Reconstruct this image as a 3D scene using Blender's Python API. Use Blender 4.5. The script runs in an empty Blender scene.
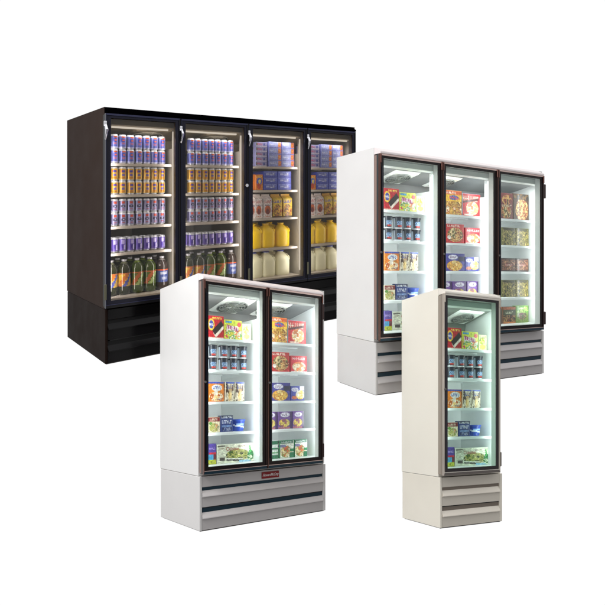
import bpy, bmesh, math, random
from mathutils import Vector, Matrix

scene = bpy.context.scene
col = scene.collection
PI = math.pi

# ------------------------------------------------------------------ colour / materials
def lin(c):
    out = []
    for v in c[:3]:
        v = v / 255.0
        out.append(v / 12.92 if v <= 0.04045 else ((v + 0.055) / 1.055) ** 2.4)
    return (out[0], out[1], out[2], 1.0)

def material(name, rgb, rough=0.5, metal=0.0, spec=0.5, noise=0.0, nscale=40.0, bump=0.0, stretch=(1, 1, 1), coat=0.0):
    m = bpy.data.materials.new(name); m.use_nodes = True
    nt = m.node_tree; b = nt.nodes['Principled BSDF']
    base = lin(rgb)
    b.inputs['Base Color'].default_value = base
    b.inputs['Roughness'].default_value = rough
    b.inputs['Metallic'].default_value = metal
    b.inputs['Specular IOR Level'].default_value = spec
    b.inputs['Coat Weight'].default_value = coat
    if noise or bump:
        tc = nt.nodes.new('ShaderNodeTexCoord'); mp = nt.nodes.new('ShaderNodeMapping')
        mp.inputs['Scale'].default_value = stretch
        n = nt.nodes.new('ShaderNodeTexNoise'); n.inputs['Scale'].default_value = nscale
        n.inputs['Detail'].default_value = 5.0
        nt.links.new(tc.outputs['Object'], mp.inputs['Vector']); nt.links.new(mp.outputs['Vector'], n.inputs['Vector'])
        if noise:
            r = nt.nodes.new('ShaderNodeMapRange')
            r.inputs['From Min'].default_value = 0.3; r.inputs['From Max'].default_value = 0.7
            r.inputs['To Min'].default_value = 1.0 - noise; r.inputs['To Max'].default_value = 1.0 + noise * 0.4
            mx = nt.nodes.new('ShaderNodeMix'); mx.data_type = 'RGBA'; mx.blend_type = 'MULTIPLY'
            mx.inputs['Factor'].default_value = 1.0
            mx.inputs[6].default_value = base
            nt.links.new(n.outputs['Fac'], r.inputs['Value']); nt.links.new(r.outputs['Result'], mx.inputs[7])
            nt.links.new(mx.outputs[2], b.inputs['Base Color'])
            r2 = nt.nodes.new('ShaderNodeMapRange')
            r2.inputs['To Min'].default_value = max(0.02, rough - 0.12); r2.inputs['To Max'].default_value = rough + 0.12
            nt.links.new(n.outputs['Fac'], r2.inputs['Value']); nt.links.new(r2.outputs['Result'], b.inputs['Roughness'])
        if bump:
            bp = nt.nodes.new('ShaderNodeBump'); bp.inputs['Strength'].default_value = bump; bp.inputs['Distance'].default_value = 0.002
            nt.links.new(n.outputs['Fac'], bp.inputs['Height']); nt.links.new(bp.outputs['Normal'], b.inputs['Normal'])
    return m

def printed(name, rough=0.4, metal=0.0, coat=0.0, trans=0.0):
    m = bpy.data.materials.new(name); m.use_nodes = True
    nt = m.node_tree; b = nt.nodes['Principled BSDF']
    a = nt.nodes.new('ShaderNodeVertexColor'); a.layer_name = 'Col'
    nt.links.new(a.outputs['Color'], b.inputs['Base Color'])
    b.inputs['Roughness'].default_value = rough; b.inputs['Metallic'].default_value = metal
    b.inputs['Coat Weight'].default_value = coat
    b.inputs['Transmission Weight'].default_value = trans
    return m

def emission(name, rgb, strength):
    m = bpy.data.materials.new(name); m.use_nodes = True
    nt = m.node_tree; nt.nodes.clear()
    e = nt.nodes.new('ShaderNodeEmission'); o = nt.nodes.new('ShaderNodeOutputMaterial')
    e.inputs['Color'].default_value = lin(rgb); e.inputs['Strength'].default_value = strength
    nt.links.new(e.outputs[0], o.inputs['Surface'])
    return m

def pane_glass(name, tint, refl=0.05):
    m = bpy.data.materials.new(name); m.use_nodes = True
    nt = m.node_tree; nt.nodes.clear()
    t = nt.nodes.new('ShaderNodeBsdfTransparent'); t.inputs['Color'].default_value = lin(tint)
    g = nt.nodes.new('ShaderNodeBsdfGlossy'); g.inputs['Roughness'].default_value = 0.04
    g.inputs['Color'].default_value = (0.9, 0.95, 1, 1)
    mx = nt.nodes.new('ShaderNodeMixShader'); o = nt.nodes.new('ShaderNodeOutputMaterial')
    mx.inputs['Fac'].default_value = refl
    nt.links.new(t.outputs[0], mx.inputs[1]); nt.links.new(g.outputs[0], mx.inputs[2]); nt.links.new(mx.outputs[0], o.inputs['Surface'])
    return m

PRINT = printed('printed_card', 0.45, 0.0, 0.15)
CANPR = printed('printed_can', 0.32, 0.25, 0.2)
PLAST = printed('moulded_plastic', 0.35, 0.0, 0.1)
BOTTL = printed('bottle_plastic', 0.12, 0.0, 0.6)
CHROME = material('chrome', (225, 225, 232), 0.12, 1.0)

# ------------------------------------------------------------------ frames of the four refrigerators
CAMZ = 2.4
class Frame:
    """where one refrigerator stands, how it is turned, and how its floor slopes; s is its real size"""
    def __init__(s, q, W, D, size):
        s.o = Vector(q[:3]) * size; s.yaw = q[3]; s.W = W; s.D = D; s.s = size
        a, b = q[4], q[5]; c, n = math.cos(s.yaw), math.sin(s.yaw)
        s.kx = a * n + b * c; s.ky = a * c - b * n
    def sh(s, p):
        return Vector((p[0], p[1], p[2] + s.kx * p[0] + s.ky * p[1])) * s.s
    def world(s, p):
        l = s.sh(p); c, n = math.cos(s.yaw), math.sin(s.yaw)
        return Vector((c * l.x - n * l.y, n * l.x + c * l.y, l.z)) + s.o + Vector((0, 0, CAMZ))

FB = Frame([-1.5386, 4.3472, -0.4811, 0.6593, 0.2025, 0.0096], 2.65, 1.03, 1.14)
FT = Frame([0.5764, 4.5207, -0.7493, 0.5213, 0.0763, -0.0178], 2.075, 0.546, 1.0)
FD = Frame([-0.8061, 4.3320, -1.7732, 0.6543, -0.1799, 0.0161], 1.263, 0.724, 1.0)
FS = Frame([1.1320, 4.6617, -1.8816, 0.4379, -0.2036, 0.0082], 0.682, 0.524, 0.87)

# ------------------------------------------------------------------ mesh builder
class MB:
    def __init__(s): s.v = []; s.f = []; s.m = []; s.c = []
    def quad(s, pts, mi=0, c=None):
        n = len(s.v); s.v += [tuple(p) for p in pts]; s.f.append(tuple(range(n, n + len(pts)))); s.m.append(mi); s.c.append(c)
    def faces(s, verts, faces, mi=0, c=None):
        n = len(s.v); s.v += [tuple(p) for p in verts]
        for f in faces: s.f.append(tuple(n + i for i in f)); s.m.append(mi); s.c.append(c)
    def box(s, x0, y0, z0, x1, y1, z1, mi=0, c=None, bev=0.0):
        if bev <= 0:
            V = [(x0, y0, z0), (x1, y0, z0), (x1, y1, z0), (x0, y1, z0), (x0, y0, z1), (x1, y0, z1), (x1, y1, z1), (x0, y1, z1)]
            s.faces(V, [(0, 3, 2, 1), (4, 5, 6, 7), (0, 1, 5, 4), (1, 2, 6, 5), (2, 3, 7, 6), (3, 0, 4, 7)], mi, c); return
        bm = bmesh.new(); bmesh.ops.create_cube(bm, size=1.0)
        for v in bm.verts:
            v.co = Vector((x0 + (v.co.x + .5) * (x1 - x0), y0 + (v.co.y + .5) * (y1 - y0), z0 + (v.co.z + .5) * (z1 - z0)))
        bmesh.ops.bevel(bm, geom=list(bm.edges), offset=bev, segments=2, profile=0.5, affect='EDGES')
        bm.verts.index_update()
        s.faces([v.co[:] for v in bm.verts], [[v.index for v in f.verts] for f in bm.faces], mi, c); bm.free()
    def prism_x(s, prof, x0, x1, mi=0, c=None, cap=True):
        """closed (y, z) outline, extruded along x"""
        n = len(prof)
        for i in range(n):
            a, b = prof[i], prof[(i + 1) % n]
            s.quad([(x0, a[0], a[1]), (x1, a[0], a[1]), (x1, b[0], b[1]), (x0, b[0], b[1])], mi, c)
        if cap:
            s.quad([(x0, p[0], p[1]) for p in prof], mi, c); s.quad([(x1, p[0], p[1]) for p in reversed(prof)], mi, c)
    def tube(s, pts, r, mi=0, seg=10, c=None):
        rings = []
        for i, p in enumerate(pts):
            p = Vector(p)
            d = (Vector(pts[min(i + 1, len(pts) - 1)]) - Vector(pts[max(i - 1, 0)])).normalized()
            u = d.orthogonal().normalized(); w = d.cross(u)
            rr = r[i] if isinstance(r, (list, tuple)) else r
            rings.append([p + (u * math.cos(2 * PI * k / seg) + w * math.sin(2 * PI * k / seg)) * rr for k in range(seg)])
        n = len(s.v)
        for R in rings: s.v += [tuple(q) for q in R]
        for i in range(len(rings) - 1):
            for k in range(seg):
                s.f.append((n + i * seg + k, n + i * seg + (k + 1) % seg, n + (i + 1) * seg + (k + 1) % seg, n + (i + 1) * seg + k)); s.m.append(mi); s.c.append(c)
        s.f.append(tuple(n + k for k in reversed(range(seg)))); s.m.append(mi); s.c.append(c)
        s.f.append(tuple(n + (len(rings) - 1) * seg + k for k in range(seg))); s.m.append(mi); s.c.append(c)
    def ring(s, cx, cy, cz, R, r, nrm, mi=0, seg=28):
        nrm = Vector(nrm).normalized(); u = nrm.orthogonal().normalized(); w = nrm.cross(u); k = 6; n = len(s.v)
        for i in range(seg):
            a = 2 * PI * i / seg; d = u * math.cos(a) + w * math.sin(a)
            for j in range(k):
                b = 2 * PI * j / k
                s.v.append(tuple(Vector((cx, cy, cz)) + d * (R + r * math.cos(b)) + nrm * r * math.sin(b)))
        for i in range(seg):
            for j in range(k):
                s.f.append((n + i * k + j, n + ((i + 1) % seg) * k + j, n + ((i + 1) % seg) * k + (j + 1) % k, n + i * k + (j + 1) % k)); s.m.append(mi); s.c.append(None)
    def mesh(s, name, fr, mats, smooth=False, autosmooth=False):
        me = bpy.data.meshes.new(name)
        me.from_pydata([tuple(fr.sh(p)) for p in s.v], [], s.f)
        for m in mats: me.materials.append(m)
        for p, mi in zip(me.polygons, s.m): p.material_index = mi; p.use_smooth = smooth
        if any(c is not None for c in s.c):
            at = me.color_attributes.new('Col', 'FLOAT_COLOR', 'CORNER')
            k = 0; buf = []
            for p, c in zip(me.polygons, s.c):
                c = c if c is not None else (0.8, 0.8, 0.8, 1)
                for _ in range(p.loop_total): buf += list(c)
            at.data.foreach_set('color', buf)
        bm = bmesh.new(); bm.from_mesh(me)
        if smooth: bmesh.ops.remove_doubles(bm, verts=bm.verts, dist=1e-6)
        bmesh.ops.recalc_face_normals(bm, faces=bm.faces); bm.to_mesh(me); bm.free()
        if smooth:
            me.set_sharp_from_angle(angle=math.radians(42))
        me.update()
        return me
    def obj(s, name, fr, mats, parent=None, smooth=False, label=None):
        me = s.mesh(name, fr, mats if isinstance(mats, (list, tuple)) else [mats], smooth)
        o = bpy.data.objects.new(name, me); col.objects.link(o)
        if parent is not None: o.parent = parent
        if label: o['label'] = label
        return o

def root(name, fr, label, cat, group=None):
    o = bpy.data.objects.new(name, None); col.objects.link(o)
    o.empty_display_size = 0.2
    o.location = fr.world((0, 0, 0)); o.rotation_euler = (0, 0, fr.yaw)
    o['label'] = label; o['category'] = cat
    if group: o['group'] = group
    return o

# ------------------------------------------------------------------ refrigerators
def pal(pref, **k): return k

def frame_ring(mb, x0, x1, z0, z1, st, y0, y1, mi):
    """a rectangular ring lying in x/z, depth y0..y1; st = (left, right, bottom, top) widths, mitred corners"""
    l, r, b, t = st
    O = [(x0, z0), (x1, z0), (x1, z1), (x0, z1)]; I = [(x0 + l, z0 + b), (x1 - r, z0 + b), (x1 - r, z1 - t), (x0 + l, z1 - t)]
    mis = mi if isinstance(mi, tuple) else (mi,) * 4
    for i in range(4):
        j = (i + 1) % 4; mi = mis[i]
        mb.quad([(O[i][0], y0, O[i][1]), (O[j][0], y0, O[j][1]), (I[j][0], y0, I[j][1]), (I[i][0], y0, I[i][1])], mi)
        mb.quad([(O[i][0], y1, O[i][1]), (O[j][0], y1, O[j][1]), (I[j][0], y1, I[j][1]), (I[i][0], y1, I[i][1])], mi)
        mb.quad([(O[i][0], y0, O[i][1]), (O[j][0], y0, O[j][1]), (O[j][0], y1, O[j][1]), (O[i][0], y1, O[i][1])], mi)
        mb.quad([(I[i][0], y0, I[i][1]), (I[j][0], y0, I[j][1]), (I[j][0], y1, I[j][1]), (I[i][0], y1, I[i][1])], mi)

def area(name, fr, p, size, direction, watts, rgb):
    l = bpy.data.lights.new(name, 'AREA'); l.shape = 'RECTANGLE'; l.size, l.size_y = size[0] * fr.s, size[1] * fr.s
    l.energy = watts * fr.s * fr.s; l.color = rgb
    o = bpy.data.objects.new(name, l); col.objects.link(o)
    o.location = fr.world(p)
    d = Matrix.Rotation(fr.yaw, 3, 'Z') @ Vector(direction)
    # long axis (local y) kept vertical for strips, horizontal for the header lamp
    o.rotation_euler = d.to_track_quat('-Z', 'Y').to_euler()
    return o

def refrigerator(fr, name, label, bounds, M, levels, black=False, watts=6.0, top_watts=3.0, fans=(), lamp_rgb=(1, 1, 1), deck=0.495, levels2=None):
    W, D = fr.W, fr.D
    t = root(name, fr, label, 'refrigerator')
    # cabinet: an open-fronted insulated shell, outside colour and liner
    zb, zt = 0.432, 2.0; ix0, ix1, iz0, iz1, iy = 0.035, W - 0.035, 0.485, 1.915, D - 0.05
    mb = MB()
    O = [(0, zb), (W, zb), (W, zt), (0, zt)]; I = [(ix0, iz0), (ix1, iz0), (ix1, iz1), (ix0, iz1)]
    for i in range(4):
        j = (i + 1) % 4
        mb.quad([(O[i][0], 0, O[i][1]), (O[j][0], 0, O[j][1]), (I[j][0], 0, I[j][1]), (I[i][0], 0, I[i][1])], 0)
        mb.quad([(O[i][0], 0, O[i][1]), (O[j][0], 0, O[j][1]), (O[j][0], D, O[j][1]), (O[i][0], D, O[i][1])], 0)
        mb.quad([(I[i][0], 0, I[i][1]), (I[j][0], 0, I[j][1]), (I[j][0], iy, I[j][1]), (I[i][0], iy, I[i][1])], 1)
    mb.quad([(O[0][0], D, O[0][1]), (O[1][0], D, O[1][1]), (O[2][0], D, O[2][1]), (O[3][0], D, O[3][1])], 0)
    mb.quad([(I[0][0], iy, I[0][1]), (I[1][0], iy, I[1][1]), (I[2][0], iy, I[2][1]), (I[3][0], iy, I[3][1])], 1)
    cab = mb.obj('cabinet', fr, [M['body'], M['liner']], t)
    # folded top trim that leans out over the doors
    mb = MB(); mb.prism_x([(-0.001, 1.999), (-0.016, 1.996), (-0.082, 1.962), (-0.085, 1.953), (-0.085, 1.944), (-0.001, 1.944)], 0.001, bounds[-1] + .006)
    mb.obj('top_trim', fr, M['trim'], t)
    # thin seam between cabinet and machine compartment
    mb = MB(); mb.box(0.004, 0.004, 0.427, W - 0.004, D - 0.004, 0.432); mb.obj('seam', fr, M['seam'], t)
    # machine compartment: two side cheeks, back and the louvred grille
    mb = MB(); xs = 0.021; xr = W - 0.030
    mb.box(0, -0.022, 0.006, xs, D - 0.01, 0.427, 0, bev=0.004)
    mb.box(xr, -0.022, 0.006, W, D - 0.01, 0.427, 0, bev=0.004)
    mb.box(xs, D - 0.03, 0.01, xr, D - 0.012, 0.425); mb.box(xs, 0.06, 0.41, xr, D - 0.03, 0.425)
    mb.obj('machine_compartment', fr, M['base'], t)
    mb = MB(); mb.box(0.012, -0.010, 0.0, W - 0.012, D - 0.03, 0.006); mb.obj('foot_rail', fr, M['dark'], t)
    g = MB()
    g.prism_x([(-0.020, 0.424), (-0.020, 0.346), (-0.017, 0.342), (0.03, 0.342), (0.03, 0.424)], xs + 0.001, xr - 0.001)
    for (a, b, lo) in ((0.315, 0.268, 0.187), (0.145, 0.099, 0.010)):
        g.prism_x([(0.006, a), (-0.009, a), (-0.034, b + 0.006), (-0.0355, b), (-0.021, b - 0.004), (-0.020, lo), (0.03, lo), (0.03, a)], xs + 0.001, xr - 0.001)
    gr = g.obj('grille', fr, M['slat'], t)
    mb = MB(); mb.box(xs + 0.001, -0.010, 0.3155, xr - 0.001, 0.029, 0.3415); mb.box(xs + 0.001, -0.010, 0.1455, xr - 0.001, 0.029, 0.178)
    mb.obj('recess', fr, M['recess'], gr)
    mb = MB(); mb.box(xs + 0.02, -0.011, 0.1782, xr - 0.001, 0.029, 0.1868); mb.obj('slot_shade_strip', fr, M['black'], gr)  # solid black strip that stands for the shade in the slot
    # inside: deck, header lamp box, evaporator cover, partition panels, shelves
    mb = MB(); mb.box(ix0 + .001, 0.012, iz0 + .001, ix1 - .001, iy - .001, deck); mb.obj('deck', fr, M['shelf'], t)
    mb = MB(); mb.prism_x([(0.004, 1.912), (0.004, 1.868), (0.03, 1.856), (0.060, 1.864), (0.062, 1.912)], ix0 + .002, ix1 - .002)
    mb.obj('lamp_box', fr, M['header'], t)
    yb = min(0.47, D - 0.12)
    mb = MB(); mb.prism_x([(0.064, 1.912), (0.064, 1.872), (yb, 1.800), (yb + 0.01, 1.72), (iy - .002, 1.70), (iy - .002, 1.912)], ix0 + .002, ix1 - .002)
    ev = mb.obj('evaporator_cover', fr, M['ceiling'], t)
    slope = (1.800 - 1.872) / (yb - 0.064)
    nrm = Vector((0, slope, -1)).normalized()
    for (fx, fw) in fans:
        def P(x, y, dz=0.0): return (x, y, 1.872 + (y - 0.064) * slope - dz)
        mb = MB(); fy0, fy1 = 0.10, yb - 0.03
        for e, mi in ((0.005, 0),):
            A = [P(fx - fw, fy0, .001), P(fx + fw, fy0, .001), P(fx + fw, fy1, .001), P(fx - fw, fy1, .001)]
            B = [P(fx - fw + .02, fy0 + .02, .016), P(fx + fw - .02, fy0 + .02, .016), P(fx + fw - .02, fy1 - .02, .016), P(fx - fw + .02, fy1 - .02, .016)]
            for i in range(4): mb.quad([A[i], A[(i + 1) % 4], B[(i + 1) % 4], B[i]])
            mb.quad(B)
        fp = mb.obj('fan_plate', fr, M['fan'], t)
        mb = MB(); cy = (fy0 + fy1) / 2; R = (fy1 - fy0) / 2 - .035
        cx, _, cz = P(fx, cy, 0.022)
        for k in range(5): mb.ring(cx, cy, cz, R * (1 - k * .19), .0035, nrm, 0)
        for k in range(8):
            a = 2 * PI * k / 8; mb.tube([(cx, cy, cz), (cx + R * math.cos(a), cy + R * math.sin(a), P(0, cy + R * math.sin(a), .022)[2])], .003, 0, 6)
        mb.obj('fan_guard', fr, M['wire'], fp)
        mb = MB(); n = 40; cz2 = P(fx, cy, .0175)[2]
        mb.quad([(cx + R * math.cos(2 * PI * k / n), cy + R * math.sin(2 * PI * k / n), P(0, cy + R * math.sin(2 * PI * k / n), .0175)[2]) for k in range(n)], 0)
        mb.obj('fan_opening', fr, M['fandark'], fp)
        for k in range(4):
            mb = MB(); a = 2 * PI * k / 4 + .3
            p0 = Vector((cx, cy, cz2)); 
            def q(r, da, dz): 
                y = cy + r * math.sin(a + da); return (cx + r * math.cos(a + da), y, P(0, y, .0175 + dz)[2])
            mb.quad([q(.02, 0, .001), q(R * .85, -.05, .0005), q(R * .85, .75, .003), q(.03, 1.0, .003)], 0)
            mb.obj('fan_blade', fr, M['wire'], fp)
    for x in bounds[1:-1]:
        mb = MB(); mb.box(x - 0.012, 0.004, deck + .001, x + 0.012, iy - .002, 1.70)
        mb.box(x - 0.018, -0.002, deck + .001, x + 0.018, 0.0035, 1.855); mb.box(x - 0.012, 0.004, 1.70, x + 0.012, 0.063, 1.855)
        mb.obj('partition_panel', fr, M['liner'], t)
    for i in range(len(bounds) - 1):
        x0 = max(bounds[i] + .014, ix0 + .002); x1 = bounds[i + 1] - .014 if i < len(bounds) - 2 else ix1 - .002
        xm = (x0 + x1) / 2
        mb = MB()
        mb.box(xm - 0.022, iy - .014, deck + .002, xm + 0.022, iy - .001, 1.69)
        n = 40
        for k in range(n):
            z = deck + .03 + k * (1.63 - deck) / n
            mb.box(xm - .010, iy - .0155, z, xm + .010, iy - .0142, z + .012, 1)
        mb.obj('shelf_standard', fr, [M['standard'], M['dark']], t)
        mb = MB(); mb.tube([(x1 - .010, .012, deck + .05), (x1 - .010, .012, 1.84)], .007, 0, 10)
        mb.obj('lamp_tube', fr, M['tube'], t)
        if black:
            mb = MB(); mb.tube([(x0 + .03, .030, 1.852), (x1 - .05, .030, 1.852)], .009, 0, 10)
            mb.obj('header_lamp', fr, M['tube'], t)
        for lz in (levels2 if (levels2 and i > 1) else levels)[:-1]:
            mb = MB(); z1 = lz; yf = 0.055; yk = iy - 0.03
            # wire deck: front and back rails, cross wires, and the price rail in front
            mb.box(x0 + .004, yf, z1 - .022, x1 - .004, yf + .006, z1 - .001, 0, bev=.0015)
            for y in [yf + .06, (yf + yk) / 2, yk]: mb.tube([(x0 + .004, y, z1 - .010), (x1 - .004, y, z1 - .010)], .004, 0, 6)
            nw = 22
            for k in range(nw + 1):
                x = x0 + .008 + (x1 - x0 - .016) * k / nw
                mb.box(x - .0016, yf + .006, z1 - .0055, x + .0016, yk, z1 - .0015, 0)
            sh = mb.obj('shelf', fr, M['shelf'], t)
            for sx in (x0 + .002, x1 - .005):
                mb = MB(); mb.prism_x([(yf + .02, z1 - .012), (yk, z1 - .050), (yk, z1 - .012)], sx, sx + .003)
                mb.obj('bracket', fr, M['shelf'], sh)
        # lamps behind the stiles
        area('cell_lamp', fr, (x0 + .022, .012, 1.18), (.03, 1.25), (0.35, 1, 0), watts, lamp_rgb)
        area('cell_lamp', fr, (x1 - .022, .012, 1.18), (.03, 1.25), (-0.35, 1, 0), watts, lamp_rgb)
        area('cell_lamp', fr, (xm, .075, 1.845), ((x1 - x0) * .8, .04), (0, .55, -1), top_watts, lamp_rgb)
        # the door
        a, b = bounds[i] + (0.0 if i == 0 else .0035), bounds[i + 1] - .0035
        if i == len(bounds) - 2: b = bounds[i + 1]
        z0, z1 = 0.448, 1.941
        mb = MB()
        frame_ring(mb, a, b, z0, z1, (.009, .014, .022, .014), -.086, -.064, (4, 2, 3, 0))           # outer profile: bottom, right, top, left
        frame_ring(mb, a + .0085, b - .0135, z0 + .0215, z1 - .0135, (.034, .027, .034, .020), -.080, -.0705, 1)  # inner, set back
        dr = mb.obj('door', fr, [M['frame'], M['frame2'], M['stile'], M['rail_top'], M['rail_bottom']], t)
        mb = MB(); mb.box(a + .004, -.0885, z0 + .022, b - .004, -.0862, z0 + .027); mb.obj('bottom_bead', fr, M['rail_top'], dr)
        mb = MB(); frame_ring(mb, a + .0165, b - .0145, z0 + .023, z1 - .015, (.012, .010, .016, .006), -.0700, -.0025, 0)
        mb.obj('door_liner', fr, M['reveal'], dr)
        mb = MB(); frame_ring(mb, a + .006, b - .006, z0 + .006, z1 - .006, (.008, .0075, .012, .0085), -.038, -.002, 0)
        mb.obj('gasket', fr, M['gasket'], dr)
        mb = MB(); frame_ring(mb, a + .003, b - .003, z0 + .003, z1 - .003, (.010, .010, .015, .010), -.0635, -.0385, 0)
        mb.obj('seal', fr, M['seal'], dr)
        mb = MB(); mb.box(a + .032, -.068, z0 + .045, b - .030, -.062, z1 - .027)
        mb.obj('glass_pane', fr, M['glass'], dr)
        # hinge covers
        hx = b - .010 if (i == len(bounds) - 2 and not black) else (a + .002)
        if not black:
            if i == len(bounds) - 2:
                for (h0, h1) in ((1.725, 1.862), (0.495, 0.62)):
                    mb = MB(); mb.box(b + .0005, -.080, h0, b + (.040 if len(bounds) == 4 else .022), -.030, h1, bev=.006); mb.obj('hinge', fr, M['hinge'], dr)
            for cx0 in (b - .012, a + .002):
                mb = MB(); mb.box(cx0, -.094, 1.868, cx0 + .010, -.0865, 1.938, bev=.002); mb.obj('corner_cap', fr, M['corner'], dr)
            mb = MB(); mb.tube([(a + .010, -.086, 1.155), (a + .010, -.095, 1.155)], .009, 0, 12); mb.obj('lock', fr, M['dark'], dr)
            mb = MB(); mb.box(a + .019, -.0900, 0.53, a + .034, -.0805, 1.842, bev=.002); mb.obj('handle', fr, M['handle'], dr)
        else:
            # chrome latch at the upper corner, plate at the lower one
            mb = MB(); hx = a - .006
            mb.box(hx - .010, -.098, 1.840, hx + .012, -.087, 1.880, bev=.004)
            mb.tube([(hx + .002, -.100, 1.850), (hx + .006, -.112, 1.815), (hx + .002, -.108, 1.780), (hx + .000, -.096, 1.738)], [.010, .013, .009, .005], 0, 10)
            mb.obj('handle', fr, CHROME, dr)
            mb = MB(); mb.box(hx - .008, -.094, 0.515, hx + .012, -.0865, 0.635, bev=.003); mb.obj('hinge', fr, M['hinge'], dr)
            if i == 1:
                mb = MB(); mb.tube([(b - .022, -.0865, 1.385), (b - .022, -.097, 1.385)], .015, 0, 16); mb.obj('lock', fr, CHROME, dr)
    return t

def text_part(words, fr, x, y, z, size, m, parent, xs=1.0, shear=0.35, depth=.0006, name='lettering'):
    cu = bpy.data.curves.new(name, 'FONT'); cu.body = words; cu.size = size; cu.shear = shear; cu.extrude = depth
    cu.align_x = 'CENTER'; cu.align_y = 'CENTER'; cu.offset = size * .012
    tmp = bpy.data.objects.new('lettering_tmp', cu); col.objects.link(tmp)
    bpy.context.view_layer.update()
    me = bpy.data.meshes.new_from_object(tmp.evaluated_get(bpy.context.evaluated_depsgraph_get()))
    bpy.data.objects.remove(tmp, do_unlink=True)
    for v in me.vertices:
        c = v.co.copy(); v.co = fr.sh((x + c.x * xs, y - c.z, z + c.y))
    me.materials.clear(); me.materials.append(m)
    o = bpy.data.objects.new(name, me); col.objects.link(o); o.parent = parent
    return o

white_liner = material('white_liner', (232, 236, 236), 0.4, noise=.02, nscale=6)
white_shelf = material('white_wire', (236, 242, 242), 0.35)
tube_mat = emission('lamp_glow', (245, 252, 255), 1.6)
clear = pane_glass('clear_glass', (251, 254, 253), .03)
greenish = pane_glass('green_glass', (239, 249, 245), .03)
fandark = material('fan_dark', (60, 64, 64), .6)
copper = material('copper_metal', (98, 70, 62), 0.3, 0.5)
umber = material('dark_brown_metal', (26, 18, 20), 0.3, 0.2, spec=.35)
common = dict(seam=material('grey_seam', (150, 147, 144), .6), liner=white_liner, shelf=white_shelf, tube=tube_mat, fandark=fandark,
    header=material('lamp_cover', (242, 248, 244), .35), ceiling=material('grey_ceiling', (122, 124, 124), .45, noise=.05, nscale=5),
    fan=material('fan_plate', (236, 240, 236), .4), wire=material('fan_wire', (150, 154, 150), .35, .3),
    reveal=material('door_reveal', (206, 210, 208), .4), stile=material('brown_stile', (40, 25, 24), .3, .4), rail_top=material('rose_rail_reflection', (214, 190, 184), .25, .5), rail_bottom=material('teal_rail_reflection', (30, 56, 70), .3, .4),  # rose top rail and bead, teal bottom rail: reflections put into the colour
    seal=material('dark_seal', (44, 52, 54), .5), corner=material('corner_cap', (104, 66, 58), .3, .5),
    standard=material('shelf_standard', (178, 190, 194), .4, .3), dark=material('dark_seam', (92, 88, 86), .6), black=material('slot_shade_black', (10, 14, 16), .5))
MW = dict(common, body=material('white_painted_steel', (223, 222, 221), .42, noise=.025, nscale=3, bump=.03), trim=material('white_trim', (232, 222, 222), .3),
    base=material('grey_white_steel', (212, 210, 209), .4, noise=.03, nscale=4), slat=material('grille_paint', (194, 190, 190), .34, .15, noise=.03, nscale=5, stretch=(.3, 1, 1)),
    recess=material('teal_slot_reflection', (28, 54, 68), .4, .3), frame=copper, frame2=umber, gasket=material('brown_gasket', (140, 116, 108), .5),  # the recess teal is slot shade and reflection put into the colour
    glass=clear, hinge=material('hinge_brown', (52, 30, 30), .35, .3), handle=material('pull_navy', (10, 16, 30), .3, .3))
MS = dict(common, body=material('cream_painted_steel', (233, 228, 216), .42, noise=.025, nscale=3, bump=.03), trim=material('cream_trim', (228, 222, 212), .3),
    base=material('cream_base', (228, 222, 209), .4, noise=.03, nscale=4), slat=material('cream_grille', (216, 209, 197), .36, .1, noise=.03, nscale=5, stretch=(.3, 1, 1)),
    recess=material('brown_slot_shade', (128, 118, 108), .4, .2), frame=material('satin_metal', (206, 196, 186), .3, .6), frame2=material('grey_inner_frame', (60, 56, 58), .3, .3), stile=material('cream_stile', (204, 196, 184), .35, .2), rail_top=material('cream_rail', (224, 218, 208), .3, .2), rail_bottom=material('grey_rail', (142, 134, 130), .28, .7), seal=material('taupe_seal', (134, 124, 114), .5), corner=material('cream_corner', (206, 196, 184), .3, .3), reveal=material('green_reveal', (204, 214, 206), .4),  # the recess brown is slot shade put into the colour
    gasket=material('grey_gasket', (150, 140, 128), .5), glass=greenish, hinge=material('hinge_grey', (104, 98, 88), .35, .5), handle=material('pull_grey', (70, 66, 74), .25, .5),
    ceiling=material('green_grey_ceiling', (116, 124, 116), .45, noise=.05, nscale=5), header=material('green_lamp_cover', (214, 228, 218), .35))
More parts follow.
